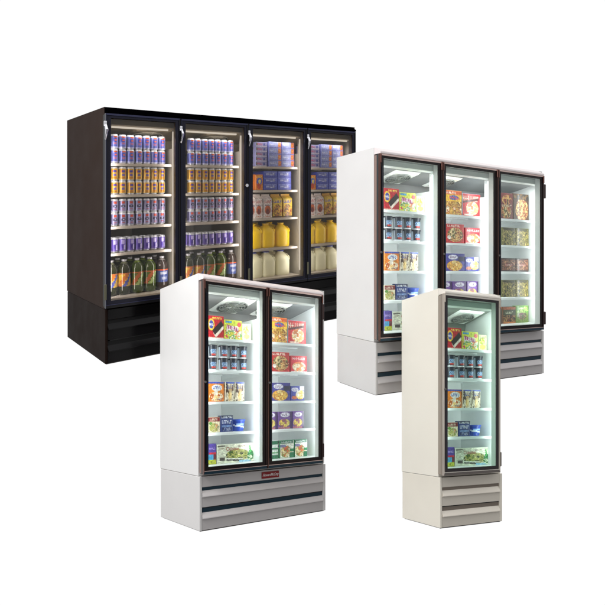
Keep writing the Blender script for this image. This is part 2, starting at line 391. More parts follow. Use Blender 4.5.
MK = dict(common, seam=material('black_seam', (22, 16, 14), .6, spec=.1), body=material('black_brown_steel', (40, 28, 23), .6, .0, spec=.04, noise=.05, nscale=3, bump=.03), trim=material('black_trim', (2, 2, 3), .8, spec=.0), reveal=material('beige_reveal', (90, 80, 66), .5), stile=material('black_stile', (12, 12, 18), .3, .2, spec=.3), rail_top=material('blue_rail_highlight', (44, 46, 72), .28, .5), rail_bottom=material('black_rail', (10, 9, 12), .35, spec=.25), seal=material('black_seal', (10, 9, 10), .5, spec=.2), corner=material('black_corner', (10, 9, 12), .4),  # the top rail's blue is a bluish highlight put into the colour
    base=material('black_base', (26, 17, 14), .6, spec=.04, noise=.05, nscale=5), slat=material('black_grille', (7, 6, 8), .2, .0, spec=.16),
    recess=material('black_recess', (8, 8, 9), .5, spec=.2), frame=material('blue_black_frame', (30, 32, 48), .3, .4, spec=.3), frame2=material('black_inner_frame', (20, 20, 34), .3, .3, spec=.3),
    gasket=material('black_gasket', (12, 11, 12), .5, spec=.2), glass=pane_glass('smoked_glass', (230, 227, 222), .025), hinge=material('hinge_olive', (92, 90, 74), .4, .6), handle=CHROME,
    liner=material('beige_liner', (136, 130, 120), .5, noise=.04, nscale=5), shelf=material('beige_wire', (196, 186, 176), .35),
    header=material('beige_lamp_cover', (150, 138, 116), .4), ceiling=material('brown_ceiling', (112, 98, 74), .5), standard=material('beige_standard', (130, 118, 100), .4),
    tube=emission('warm_lamp', (255, 246, 235), 1.0), fan=material('beige_fan_plate', (120, 106, 84), .4), wire=material('beige_wire_guard', (160, 150, 130), .35))

LV = [1.515, 1.260, 1.005, 0.755, 0.495]
BD = [0.003, 0.590, 1.180]
BT = [-0.005, 0.664, 1.346, 1.990]
BS = [-0.012, 0.598]
BB = [-0.018, 0.603, 1.268, 1.945, 2.585]
LB = [1.567, 1.318, 1.063, 0.850, 0.500]
LB2 = [1.567, 1.341, 1.072, 0.782, 0.500]

refB = refrigerator(FB, 'display_refrigerator', 'large black refrigerator with four glass doors, full of cans, bottles and cartons', BB, MK, LB, black=True, watts=3.0, top_watts=1.0, fans=((.45, .16), (1.1, .16)), lamp_rgb=(.97, .97, 1), deck=.500, levels2=LB2)
refT = refrigerator(FT, 'display_refrigerator', 'white refrigerator with three glass doors in dark brown frames, partly behind the cream one', BT, MW, LV, watts=3.4, top_watts=.9, fans=((.45, .14), (.98, .12)))
refD = refrigerator(FD, 'display_refrigerator', 'white refrigerator with two brown framed glass doors and a red badge', BD, MW, LV, watts=3.4, top_watts=.9, fans=((.46, .14), (.86, .12)))
refS = refrigerator(FS, 'display_refrigerator', 'narrow cream refrigerator with a single glass door, front right', BS, MS, LV, watts=2.6, top_watts=.5, fans=((.46, .14),))

# red badge on the two-door cabinet
badge_red = material('badge_red', (128, 12, 22), .35); badge_ink = material('badge_white', (215, 205, 205), .4)
mb = MB(); mb.box(.570, -.0255, .357, .745, -.0205, .412, bev=.0015); bd = mb.obj('badge', FD, badge_red, refD, label='small red badge with white script')
text_part('HowardMcCray', FD, .657, -.0262, .385, .034, badge_ink, bd, xs=.72, shear=.45)

# ------------------------------------------------------------------ printed goods
RND = random.Random(4)
def blob_noise(u, v, sc, seed):
    x, y = u * sc, v * sc
    def h(i, j): 
        n = math.sin(i * 127.1 + j * 311.7 + seed * 74.7) * 43758.5453; return n - math.floor(n)
    i, j = math.floor(x), math.floor(y); f, g = x - i, y - j
    f = f * f * (3 - 2 * f); g = g * g * (3 - 2 * g)
    return (h(i, j) * (1 - f) + h(i + 1, j) * f) * (1 - g) + (h(i, j + 1) * (1 - f) + h(i + 1, j + 1) * f) * g

def art(ops, bg):
    def f(u, v):
        c = bg
        for o in ops:
            k = o[0]
            if k == 'r' and o[1] <= u <= o[3] and o[2] <= v <= o[4]: c = o[5]
            elif k == 'e' and ((u - o[1]) / o[3]) ** 2 + ((v - o[2]) / o[4]) ** 2 <= 1: c = o[5]
            elif k == 'd':   # diagonal bar from (u0,v0) to (u1,v1), half width w
                dx, dy = o[3] - o[1], o[4] - o[2]; L = dx * dx + dy * dy; t_ = ((u - o[1]) * dx + (v - o[2]) * dy) / L
                if 0 <= t_ <= 1 and (u - o[1] - t_ * dx) ** 2 + (v - o[2] - t_ * dy) ** 2 <= o[5] ** 2: c = o[6]
            elif k in 'nm':  # food: noisy patches inside a rectangle (n) or an ellipse (m)
                if k == 'n': inside = o[1] <= u <= o[3] and o[2] <= v <= o[4]
                else: inside = ((u - o[1]) / o[3]) ** 2 + ((v - o[2]) / o[4]) ** 2 <= 1
                if inside:
                    q = .65 * blob_noise(u, v, o[7], o[6]) + .35 * blob_noise(u, v, o[7] * 2.3, o[6] + 5)
                    q = min(.999, max(0, (q - .2) / .6)); c = o[5][int(q * len(o[5]))]
            elif k == 't':   # a line of small lettering strokes
                if o[1] <= u <= o[3] and o[2] <= v <= o[4]:
                    q = (u - o[1]) / (o[3] - o[1]) * o[6]; w = (v - o[2]) / (o[4] - o[2])
                    ch = math.floor(q); fq = q - ch
                    kind = int((math.sin(ch * 12.9 + o[7]) * 4375.5) % 4)
                    on = fq < .3 or (kind == 0 and w > .72) or (kind == 1 and w < .28 and fq < .75) or (kind == 2 and .4 < w < .62 and fq < .8) or (kind == 3 and .55 < fq < .8)
                    if on and fq < .85: c = o[5]
        q = .72 + .34 * blob_noise(u, v, 17, 11) * blob_noise(u, v, 31, 4) * 1.6
        q = min(1.06, q)
        return (min(255, c[0] * q), min(255, c[1] * q), min(255, c[2] * q))
    return f

def mix2(f, u, v, du, dv):
    r = g = b = 0
    for a in (-.25, .25):
        for e in (-.25, .25):
            c = lin(f(min(max(u + a * du, 0), 1), min(max(v + e * dv, 0), 1))); r += c[0]; g += c[1]; b += c[2]
    return (r / 4, g / 4, b / 4, 1)

def grid(mb, P, nu, nv, f):
    n0 = len(mb.v)
    for j in range(nv + 1):
        for i in range(nu + 1): mb.v.append(tuple(P(i / nu, j / nv)))
    for j in range(nv):
        for i in range(nu):
            a = n0 + j * (nu + 1) + i
            mb.f.append((a, a + 1, a + nu + 2, a + nu + 1)); mb.m.append(0)
            mb.c.append(mix2(f, (i + .5) / nu, (j + .5) / nv, 1 / nu, 1 / nv))

def carton_mesh(fr, w, d, h, f, side, top=None, bulge=.0, n=None):
    """a printed box: its front, side and top faces carry the print, corners slightly soft"""
    mb = MB(); nu = n or max(10, int(w / .0046)); nv = max(8, int(h / .0046)); nu = min(nu, 80)
    e = .0015
    grid(mb, lambda u, v: (-w / 2 + e + u * (w - 2 * e), -bulge * math.sin(PI * u) * math.sin(PI * v), e + v * (h - 2 * e)), nu, nv, f)
    S = lin(side); T = lin(top or side)
    def wob(u, v): return f(.02, v) if u > .9 else side
    nd = max(4, int(d / .012))
    for sx in (-1, 1):
        grid(mb, lambda u, v: (sx * w / 2, e + (1 - u) * (d - 2 * e), e + v * (h - 2 * e)), nd, max(6, nv // 2), lambda u, v: f(.03, v) if (v > .55 and .25 < u < .8) else side)
    mb.box(-w / 2 + e, e * .7, 0, w / 2 - e, d, e * .9, 0, S)
    mb.quad([(-w / 2 + e, e, h), (w / 2 - e, e, h), (w / 2 - e, d - e, h), (-w / 2 + e, d - e, h)], 0, T)
    mb.quad([(-w / 2, d, e), (w / 2, d, e), (w / 2, d, h - e), (-w / 2, d, h - e)], 0, S)
    # chamfer strips that close the soft edges
    for (a, b) in (((-w / 2 + e, 0), (-w / 2, e)), ((w / 2 - e, 0), (w / 2, e))):
        mb.quad([(a[0], a[1], e), (b[0], b[1], e), (b[0], b[1], h - e), (a[0], a[1], h - e)], 0, S)
    mb.quad([(-w / 2 + e, 0, h - e), (w / 2 - e, 0, h - e), (w / 2 - e, e, h), (-w / 2 + e, e, h)], 0, T)
    for sx in (-1, 1): mb.quad([(sx * w / 2, e, h - e), (sx * w / 2, d - e, h - e), (sx * (w / 2 - e), d - e, h), (sx * (w / 2 - e), e, h)], 0, T)
    return mb.mesh('printed_box', fr, [PRINT])

def lathe(mb, prof, f, nu=28, nv_per=None, squash=1.0):
    """prof: [(r, z)], colour from f(angle fraction (0.5 faces the front), z)"""
    n0 = len(mb.v)
    for (r, z) in prof:
        for k in range(nu):
            a = 2 * PI * k / nu + PI / 2
            mb.v.append((r * math.cos(a), r * math.sin(a) * squash, z))
    for j in range(len(prof) - 1):
        for k in range(nu):
            k2 = (k + 1) % nu
            mb.f.append((n0 + j * nu + k, n0 + j * nu + k2, n0 + (j + 1) * nu + k2, n0 + (j + 1) * nu + k)); mb.m.append(0)
            mb.c.append(lin(f((k + .5) / nu, (prof[j][1] + prof[j + 1][1]) / 2)))
    mb.f.append(tuple(n0 + k for k in reversed(range(nu)))); mb.m.append(0); mb.c.append(lin(f(0, prof[0][1])))
    n1 = n0 + (len(prof) - 1) * nu
    mb.f.append(tuple(n1 + k for k in range(nu))); mb.m.append(0); mb.c.append(lin(f(0, prof[-1][1])))

def can_mesh(fr, r, h, f):
    body = [(r * .78, 0), (r * .80, .002), (r * .97, .009)]
    n = 14
    body += [(r, .012 + (h - .026) * k / n) for k in range(n + 1)]
    body += [(r * .84, h - .004), (r * .86, h - .002), (r * .86, h), (r * .80, h), (r * .78, h - .004)]
    mb = MB()
    def g(u, z):
        if z < .010 or z > h - .012: return (200, 202, 210)
        return f(u, (z - .012) / (h - .026))
    lathe(mb, body, g, 32)
    return mb.mesh('drink_can', fr, [CANPR], smooth=True)

def bottle_mesh(fr, r, h, drink, label, cap):
    mb = MB(); H = h
    prof = [(r * .70, 0), (r * .92, .008), (r * .99, .03), (r, .05), (r * .98, .065)]
    l0, l1 = .07, .178
    prof += [(r * .985, l0 + (l1 - l0) * k / 10) for k in range(11)]
    prof += [(r * .99, l1 + .008), (r, H * .72), (r * .95, H * .77), (r * .80, H * .83), (r * .56, H * .885), (r * .36, H * .92), (r * .29, H * .94), (r * .29, H * .945), (r * .38, H * .947), (r * .38, H * .995), (r * .33, H)]
    def g(u, z):
        if z > H * .94: return cap
        if l0 <= z <= l1: return label(u, (z - l0) / (l1 - l0))
        if z > H * .86: return drink[1]
        return drink[0]
    lathe(mb, prof, g, 30)
    return mb.mesh('drink_bottle', fr, [BOTTL], smooth=True)

def jug_mesh(fr, w, h, body, cap):
    """square-shouldered gallon jug with a loop handle cut into its corner"""
    mb = MB(); n = 24
    def sec(s, z, dx=0.0, p=4.0):
        L = []
        for k in range(n):
            a = 2 * PI * k / n + PI / 4; c, q = math.cos(a), math.sin(a)
            rr = (abs(c) ** p + abs(q) ** p) ** (-1 / p)
            L.append((rr * c * s + dx, rr * q * s * .95 + w * .5, z))
        return L
    rows = [(.90, 0), (.98, .008), (1, .03), (1, h * .58), (.98, h * .66), (.88, h * .74), (.68, h * .83), (.42, h * .91), (.28, h * .94)]
    n0 = len(mb.v)
    for (s_, z) in rows: mb.v += sec(w / 2 * s_, z, 0, 4.0 if s_ > .7 else 2.4)
    for j in range(len(rows) - 1):
        for k in range(n):
            k2 = (k + 1) % n; mb.f.append((n0 + j * n + k, n0 + j * n + k2, n0 + (j + 1) * n + k2, n0 + (j + 1) * n + k)); mb.m.append(0); mb.c.append(lin(body))
    mb.f.append(tuple(n0 + k for k in reversed(range(n)))); mb.m.append(0); mb.c.append(lin(body))
    # neck and cap
    for (ra, z0, z1, c) in ((.19, h * .93, h * .955, body), (.235, h * .955, h, cap)):
        R = w * ra * .9; V = [(R * math.cos(2 * PI * k / 16), R * math.sin(2 * PI * k / 16) + w * .5, z) for z in (z0, z1) for k in range(16)]
        F = [(k, (k + 1) % 16, 16 + (k + 1) % 16, 16 + k) for k in range(16)] + [tuple(range(16, 32)), tuple(reversed(range(16)))]
        mb.faces(V, F, 0, lin(c))
    # handle loop on the right front corner
    mb.tube([(w * .16, w * .34, h * .89), (w * .30, w * .20, h * .83), (w * .39, w * .12, h * .74), (w * .40, w * .10, h * .62)], w * .05, 0, 8, lin(body))
    # embossed ring on the front
    for i in range(len(mb.c)):
        if mb.c[i] is None: mb.c[i] = lin(body)
    return mb.mesh('jug', fr, [PLAST], smooth=True)

def gable_mesh(fr, w, d, h, f, topc):
    """milk carton with a gabled top"""
    mb = MB(); hb = h * .80
    nv = int(hb / .007); nu = int(w / .006)
    grid(mb, lambda u, v: (-w / 2 + u * w, 0, v * hb), nu, nv, f)
    for sx in (-1, 1): grid(mb, lambda u, v: (sx * w / 2, d * (1 - u), v * hb), 8, 10, f)
    C = lin(topc)
    mb.quad([(-w / 2, d, 0), (w / 2, d, 0), (w / 2, d, hb), (-w / 2, d, hb)], 0, C)
    grid(mb, lambda u, v: (-w / 2 + u * w, d * .5 * v, hb + (h * .93 - hb) * v), nu, 5, lambda u, v: f(u, .97) if v < .5 else topc)
    mb.quad([(-w / 2, d, hb), (w / 2, d, hb), (w / 2, d * .5, h * .93), (-w / 2, d * .5, h * .93)], 0, C)
    for sx in (-1, 1): mb.quad([(sx * w / 2, 0, hb), (sx * w / 2, d, hb), (sx * w / 2, d / 2, h * .93)], 0, C)
    mb.box(-w / 2, d / 2 - .0015, h * .925, w / 2, d / 2 + .0015, h, 0, C)
    return mb.mesh('gable_carton', fr, [PRINT])

def tub_mesh(fr, r0, r1, h, f, lid, rim=None):
    mb = MB(); n = 12
    prof = [(r0 * .96, 0), (r0, .003)] + [(r0 + (r1 - r0) * k / n, .004 + (h * .86 - .004) * k / n) for k in range(1, n + 1)] + [(r1 * 1.06, h * .87), (r1 * 1.07, h * .98), (r1 * 1.02, h), (r1 * .9, h - .002)]
    def g(u, z): return lid if z > h * .865 else f(u, z / (h * .86))
    lathe(mb, prof, g, 32)
    return mb.mesh('tub', fr, [PLAST], smooth=True)

_cache = {}
def proto(key, build):
    if key not in _cache: _cache[key] = build()
    return _cache[key]

def place(fr, me, name, p, label, cat, group=None, turn=0.0):
    o = bpy.data.objects.new(name, me); col.objects.link(o)
    o.location = fr.world(p); o.rotation_euler = (0, 0, fr.yaw + turn)
    o['label'] = label; o['category'] = cat
    if group: o['group'] = group
    return o

# ------------------------------------------------------------------ the prints
WH = (240, 240, 236)
FOOD_G = [(60, 86, 30), (150, 160, 60), (206, 200, 110), (110, 130, 40), (226, 214, 150), (40, 60, 24)]
FOOD_Y = [(186, 120, 40), (226, 176, 70), (240, 204, 110), (140, 70, 26), (236, 186, 80), (206, 80, 40)]
FOOD_R = [(150, 60, 30), (206, 150, 80), (226, 190, 120), (120, 40, 24), (90, 100, 40), (230, 205, 150)]
FOOD_P = [(96, 66, 30), (176, 140, 60), (210, 184, 100), (70, 76, 24), (140, 100, 40), (40, 34, 16)]
ARTS = {
 'bar': art([('e', .22, .62, .20, .26, (236, 190, 60)), ('e', .22, .62, .14, .18, (60, 70, 150)), ('t', .1, .56, .34, .68, (250, 240, 230), 4, 2.),
     ('d', .42, .16, .96, .60, .13, (250, 236, 220)), ('d', .36, .26, .92, .72, .13, (40, 22, 20)), ('r', 0, .0, 1, .06, (230, 200, 180)), ('t', .3, .86, .9, .95, (240, 220, 90), 9, 4.)], (186, 22, 36)),
 'pops': art([('m', .5, .32, .55, .30, [(220, 60, 90), (236, 224, 70), (80, 150, 70), (240, 240, 210), (230, 130, 50)], 3, 6), ('d', .12, .68, .8, .52, .10, (170, 40, 110)),
     ('t', .14, .48, .84, .72, (246, 230, 240), 6, 1.), ('r', .05, .86, .42, .96, (60, 150, 200)), ('e', .86, .80, .12, .12, (226, 60, 60))], (206, 214, 60)),
 'lime': art([('m', .4, .6, .35, .2, [(190, 200, 60), (230, 236, 150), (120, 150, 40)], 5, 6), ('t', .1, .78, .9, .9, (120, 110, 60), 5, 1.), ('e', .5, .25, .35, .15, (236, 226, 110))], (238, 240, 190)),
 'bunny': art([('r', 0, .92, 1, 1, (60, 90, 190)), ('m', .5, .26, .44, .24, [(250, 226, 170), (240, 170, 60), (255, 240, 210), (200, 100, 30)], 2, 6), ('e', .56, .70, .34, .17, WH), ('t', .3, .62, .84, .78, (40, 80, 180), 5, 3.), ('e', .5, .46, .12, .14, (250, 240, 226)), ('t', .55, .06, .95, .14, (60, 60, 130), 5, 5.)], (230, 130, 36)),
 'cow': art([('m', .5, .5, .5, .5, [(236, 226, 200), (226, 210, 170), (200, 160, 110)], 12, 7), ('r', 0, .92, 1, 1, (60, 90, 190)), ('m', .10, .45, .26, .5, [(60, 34, 20), (70, 40, 24), (226, 216, 190)], 2, 6), ('m', .95, .42, .26, .5, [(60, 34, 20), (236, 226, 200), (90, 60, 40)], 7, 5), ('t', .22, .66, .8, .84, (70, 90, 160), 5, 1.), ('m', .5, .3, .2, .2, [(240, 214, 150), (230, 190, 110)], 2, 5)], (236, 230, 208)),
 'veg': art([('r', 0, .72, 1, 1, (130, 24, 36)), ('t', .12, .78, .8, .92, (240, 226, 200), 6, 1.), ('m', .5, .32, .42, .3, FOOD_G + [(240, 236, 200), (220, 150, 70)], 3, 6), ('e', .2, .6, .16, .1, (90, 140, 60))], (236, 226, 190)),
 'navy': art([('r', 0, .86, 1, 1, (24, 28, 60)), ('t', .05, .84, .95, .97, (230, 236, 246), 7, 1.), ('t', .1, .5, .9, .72, (220, 226, 240), 6, 3.), ('r', .08, .30, .9, .40, (120, 150, 200)), ('n', .1, .05, .9, .26, [(30, 50, 110), (150, 160, 190), (20, 36, 90)], 2, 8)], (26, 50, 122)),
 'sausage': art([('r', 0, .0, 1, .22, (190, 200, 40)), ('r', 0, .22, .66, .48, (70, 160, 206)), ('r', .66, .22, 1, .48, (120, 40, 50)), ('r', .1, .48, 1, .58, (206, 40, 60)), ('t', .12, .72, .9, .84, (190, 170, 226), 5, 2.), ('n', .1, .04, .9, .16, [(120, 130, 30), (206, 210, 60)], 2, 8)], (84, 66, 156)),
 'cuisine': art([('r', .0, .9, .2, .96, (60, 50, 46)), ('r', .04, .78, .18, .84, (170, 160, 140)), ('r', .05, .14, .2, .32, (74, 66, 60)), ('m', .55, .40, .33, .33, FOOD_G, 4, 12), ('d', .24, .18, .62, .10, .045, (40, 34, 30)), ('d', .24, .24, .7, .17, .03, (240, 240, 230)),
     ('r', .58, .0, .92, .10, (150, 200, 226)), ('m', .90, .35, .09, .3, [(60, 150, 80), (40, 110, 60), (220, 236, 200)], 4, 10), ('d', .88, .9, .9, .5, .02, (80, 170, 90)), ('t', .56, .84, .76, .92, (120, 70, 60), 6, 1.)], (226, 230, 206)),
 'cafe': art([('n', .0, .0, 1, .56, FOOD_Y + [(250, 236, 200)], 2, 7), ('r', .0, .84, 1, 1, (216, 90, 30)), ('t', .1, .87, .7, .96, (250, 240, 220), 7, 1.), ('e', .55, .72, .26, .1, (40, 110, 180)), ('t', .3, .66, .9, .78, (230, 60, 60), 6, 2.)], (240, 190, 50)),
 'noodle': art([('t', .02, .66, .9, .90, (235, 220, 200), 9, 2.), ('d', .02, .62, .9, .78, .05, (90, 40, 40)), ('m', .55, .36, .34, .3, [(246, 226, 180), (230, 190, 120), (250, 240, 220), (206, 120, 60)], 4, 6), ('r', .1, .04, .6, .10, (250, 226, 210))], (206, 44, 50)),
 'pizzared': art([('m', .52, .44, .44, .38, FOOD_R, 4, 7), ('t', .08, .86, .8, .96, (250, 236, 220), 7, 1.), ('e', .18, .3, .1, .1, (246, 240, 230))], (196, 40, 40)),
 'dinner': art([('m', .5, .34, .42, .3, [(236, 206, 160), (250, 236, 206), (206, 150, 90), (226, 120, 70)], 6, 7), ('t', .1, .76, .9, .90, (250, 240, 236), 7, 2.), ('r', 0, 0, 1, .07, (240, 230, 226))], (206, 40, 56)),
 'nugget': art([('m', .45, .30, .42, .30, [(226, 160, 50), (240, 196, 90), (196, 120, 36), (250, 220, 140)], 4, 6), ('e', .36, .80, .26, .14, (226, 226, 240)), ('t', .2, .74, .54, .86, (120, 60, 120), 5, 1.), ('r', .64, .56, 1, .84, (30, 28, 70))], (64, 60, 150)),
 'nugget2': art([('m', .7, .40, .34, .32, [(240, 206, 90), (250, 230, 160), (240, 236, 220)], 4, 6), ('e', .30, .76, .26, .14, (226, 226, 240)), ('t', .14, .70, .48, .82, (90, 60, 140), 5, 1.), ('e', .25, .2, .2, .12, (206, 110, 60)), ('r', .66, .72, 1, 1, (235, 240, 245))], (58, 66, 160)),
 'purple': art([('m', .45, .34, .40, .24, [(226, 190, 60), (240, 220, 120), (170, 120, 60), (150, 80, 110)], 4, 6), ('e', .5, .82, .34, .14, (230, 226, 240)), ('t', .3, .76, .7, .88, (90, 50, 120), 4, 1.), ('r', 0, 0, 1, .10, (180, 110, 120)), ('r', .86, .0, 1, 1, (60, 30, 90))], (108, 66, 150)),
 'green': art([('m', .42, .36, .42, .34, [(236, 214, 120), (250, 240, 210), (206, 150, 80), (120, 150, 60), (226, 90, 60)], 4, 6), ('r', 0, .84, .95, 1, (24, 100, 80)), ('r', .0, .62, .4, .78, (120, 120, 170)), ('r', .68, .0, 1, .30, (12, 120, 76)), ('r', .72, .36, 1, .52, (30, 150, 90)), ('t', .1, .88, .85, .96, (220, 240, 230), 6, 1.)], (236, 240, 226)),
 'greenside': art([('r', 0, .80, 1, 1, (16, 110, 76)), ('r', 0, .52, 1, .62, (16, 120, 80)), ('r', 0, .0, 1, .22, (16, 120, 76)), ('r', 0, .3, 1, .38, (120, 180, 130))], (230, 240, 232)),
 'pizzabig': art([('m', .55, .40, .42, .42, [(214, 170, 90), (236, 206, 140), (170, 90, 40), (120, 60, 30), (230, 190, 120)], 4, 9), ('n', 0, .78, 1, 1, [(70, 44, 30), (120, 90, 50), (40, 30, 24)], 3, 8)], (74, 46, 30)),
 'pizzatall': art([('m', .45, .30, .42, .28, FOOD_R, 8, 7), ('m', .5, .74, .4, .2, [(120, 40, 30), (206, 160, 90), (60, 30, 24)], 8, 7), ('t', .1, .48, .9, .56, (220, 200, 170), 5, 1.)], (110, 40, 40)),
 'olive': art([('n', .0, .0, 1, .92, [(50, 48, 20), (130, 120, 50), (176, 162, 84), (90, 84, 34), (66, 46, 24), (206, 186, 116)], 5, 8), ('r', .1, .86, .9, .98, (60, 56, 30))], (90, 90, 40)),
 'brownbox': art([('n', .0, .1, 1, .9, [(60, 30, 26), (140, 80, 50), (40, 24, 22), (180, 130, 90), (96, 40, 30)], 6, 7), ('r', .2, .42, .8, .56, (150, 60, 50)), ('t', .25, .44, .75, .54, (230, 210, 190), 5, 1.)], (60, 40, 36)),
 'rustbox': art([('n', .0, .0, 1, .5, [(70, 44, 30), (170, 130, 80), (36, 28, 20), (120, 60, 40)], 6, 7), ('r', .0, .84, 1, 1, (176, 96, 60)), ('r', 0, .5, 1, .84, (70, 76, 50)), ('t', .2, .6, .8, .72, (220, 226, 190), 5, 1.), ('r', 0, 0, 1, .08, (206, 130, 70))], (90, 60, 44)),
 'leafbox': art([('m', .5, .4, .36, .22, [(80, 60, 50), (150, 130, 100), (60, 90, 40), (120, 60, 80)], 6, 8), ('n', .0, .6, 1, 1, [(120, 170, 70), (180, 206, 120), (90, 150, 60)], 3, 5), ('t', .2, .80, .7, .9, (240, 246, 220), 5, 1.)], (120, 144, 76)),
 'packend': art([('r', 0, .0, 1, .22, (210, 204, 226)), ('t', .1, .34, .6, .8, (206, 60, 90), 6, 2.), ('r', .66, .25, .86, .85, (80, 90, 170)), ('r', .0, .25, .1, .9, (90, 110, 60))], (160, 156, 206)),
 'lavbox': art([('t', .06, .42, .66, .74, (220, 222, 244), 7, 2.), ('r', .74, .0, .98, 1, (226, 130, 90)), ('m', .86, .5, .12, .42, [(230, 150, 30), (206, 80, 80), (120, 90, 60)], 4, 6), ('r', 0, 0, 1, .10, (110, 116, 190))], (146, 156, 220)),
 'bluebox': art([('t', .18, .34, .86, .72, (226, 230, 250), 8, 2.), ('r', 0, .0, 1, .16, (70, 76, 180)), ('r', .04, .80, .96, .92, (150, 160, 230))], (84, 96, 206)),
 'orangebox': art([('e', .5, .55, .38, .26, (60, 90, 190)), ('t', .1, .78, .9, .92, (250, 226, 120), 5, 1.), ('e', .45, .25, .28, .2, (190, 70, 30)), ('e', .55, .56, .18, .14, (240, 220, 120))], (232, 140, 40)),
 'milkcarton': art([('e', .5, .42, .36, .24, (216, 110, 60)), ('e', .5, .34, .22, .15, (120, 60, 60)), ('t', .1, .78, .9, .92, (206, 60, 60), 5, 1.), ('t', .12, .62, .88, .72, (60, 60, 110), 6, 2.), ('t', .15, .04, .85, .12, (206, 110, 60), 6, 2.)], (236, 226, 224)),
 'juicecarton': art([('t', .06, .76, .94, .90, (70, 80, 180), 5, 1.), ('m', .5, .36, .48, .34, [(90, 60, 30), (226, 170, 40), (60, 70, 40), (206, 90, 40), (240, 200, 60)], 3, 6), ('r', 0, 0, 1, .07, (80, 50, 30))], (226, 190, 50)),
}

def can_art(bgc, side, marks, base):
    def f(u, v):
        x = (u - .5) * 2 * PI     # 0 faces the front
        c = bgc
        if abs(x) > .75: c = side  # sides coloured darker to stand for the shade between cans
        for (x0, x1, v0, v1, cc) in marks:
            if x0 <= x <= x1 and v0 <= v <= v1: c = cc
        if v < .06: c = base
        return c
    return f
CANS = {
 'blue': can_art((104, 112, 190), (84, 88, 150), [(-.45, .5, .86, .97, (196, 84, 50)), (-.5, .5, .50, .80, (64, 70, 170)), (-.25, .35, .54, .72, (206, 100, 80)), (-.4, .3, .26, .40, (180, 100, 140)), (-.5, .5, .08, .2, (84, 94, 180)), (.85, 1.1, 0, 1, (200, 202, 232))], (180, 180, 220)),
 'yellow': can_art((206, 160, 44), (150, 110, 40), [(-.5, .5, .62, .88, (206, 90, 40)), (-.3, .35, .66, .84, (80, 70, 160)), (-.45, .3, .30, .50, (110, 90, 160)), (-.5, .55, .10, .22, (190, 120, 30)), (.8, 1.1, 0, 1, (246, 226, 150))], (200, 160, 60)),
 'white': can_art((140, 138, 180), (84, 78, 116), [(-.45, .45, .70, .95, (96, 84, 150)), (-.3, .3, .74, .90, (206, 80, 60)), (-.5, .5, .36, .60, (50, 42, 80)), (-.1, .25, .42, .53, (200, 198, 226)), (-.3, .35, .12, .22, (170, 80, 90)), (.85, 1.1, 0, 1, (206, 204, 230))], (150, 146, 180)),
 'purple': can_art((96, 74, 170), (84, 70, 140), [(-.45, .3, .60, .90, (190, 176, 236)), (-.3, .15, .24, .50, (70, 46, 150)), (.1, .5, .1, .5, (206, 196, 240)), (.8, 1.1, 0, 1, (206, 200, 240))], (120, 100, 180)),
}
def bottle_label(bgc, marks):
    def f(u, v):
        x = (u - .5) * 2 * PI; c = bgc
        for (x0, x1, v0, v1, cc) in marks:
            if x0 <= x <= x1 and v0 <= v <= v1: c = cc
        return c
    return f
DIAG = lambda bgc, a, b, edge: (lambda u, v: edge if v > .90 else (a if abs(((u - .5) * 5 + .35) - (v - .5) * 1.1) < .28 else (b if abs(((u - .5) * 5 - .25) - (v - .5) * 1.1) < .22 else bgc)))
BOTS = {
 'orange': (((44, 46, 24), (110, 112, 90)), DIAG((214, 172, 60), (196, 110, 50), (84, 92, 170), (190, 110, 60))),
 'green': (((60, 76, 14), (120, 140, 50)), DIAG((92, 112, 44), (190, 104, 60), (170, 190, 120), (190, 110, 60))),
 'cola': (((60, 48, 44), (140, 134, 132)), bottle_label((74, 88, 150), [(-.6, .6, .60, .82, (180, 184, 206)), (-.4, .5, .20, .40, (160, 166, 196)), (-9, 9, .9, 1, (206, 90, 50))])),
}
ORD = ['first', 'second', 'third', 'fourth', 'fifth', 'sixth', 'seventh', 'eighth']

def stock_box(fr, kind, w, h, d, x, y, z, name, label, cat, group=None, side=(200, 196, 190), top=None, bulge=0.0, turn=0.0):
    me = proto((fr.s, fr.kx, kind, round(w, 3), round(h, 3), round(d, 3)), lambda: carton_mesh(fr, w, d, h, ARTS[kind], side, top, bulge))
    return place(fr, me, name, (x, y, z + .0005), label, cat, group, turn)

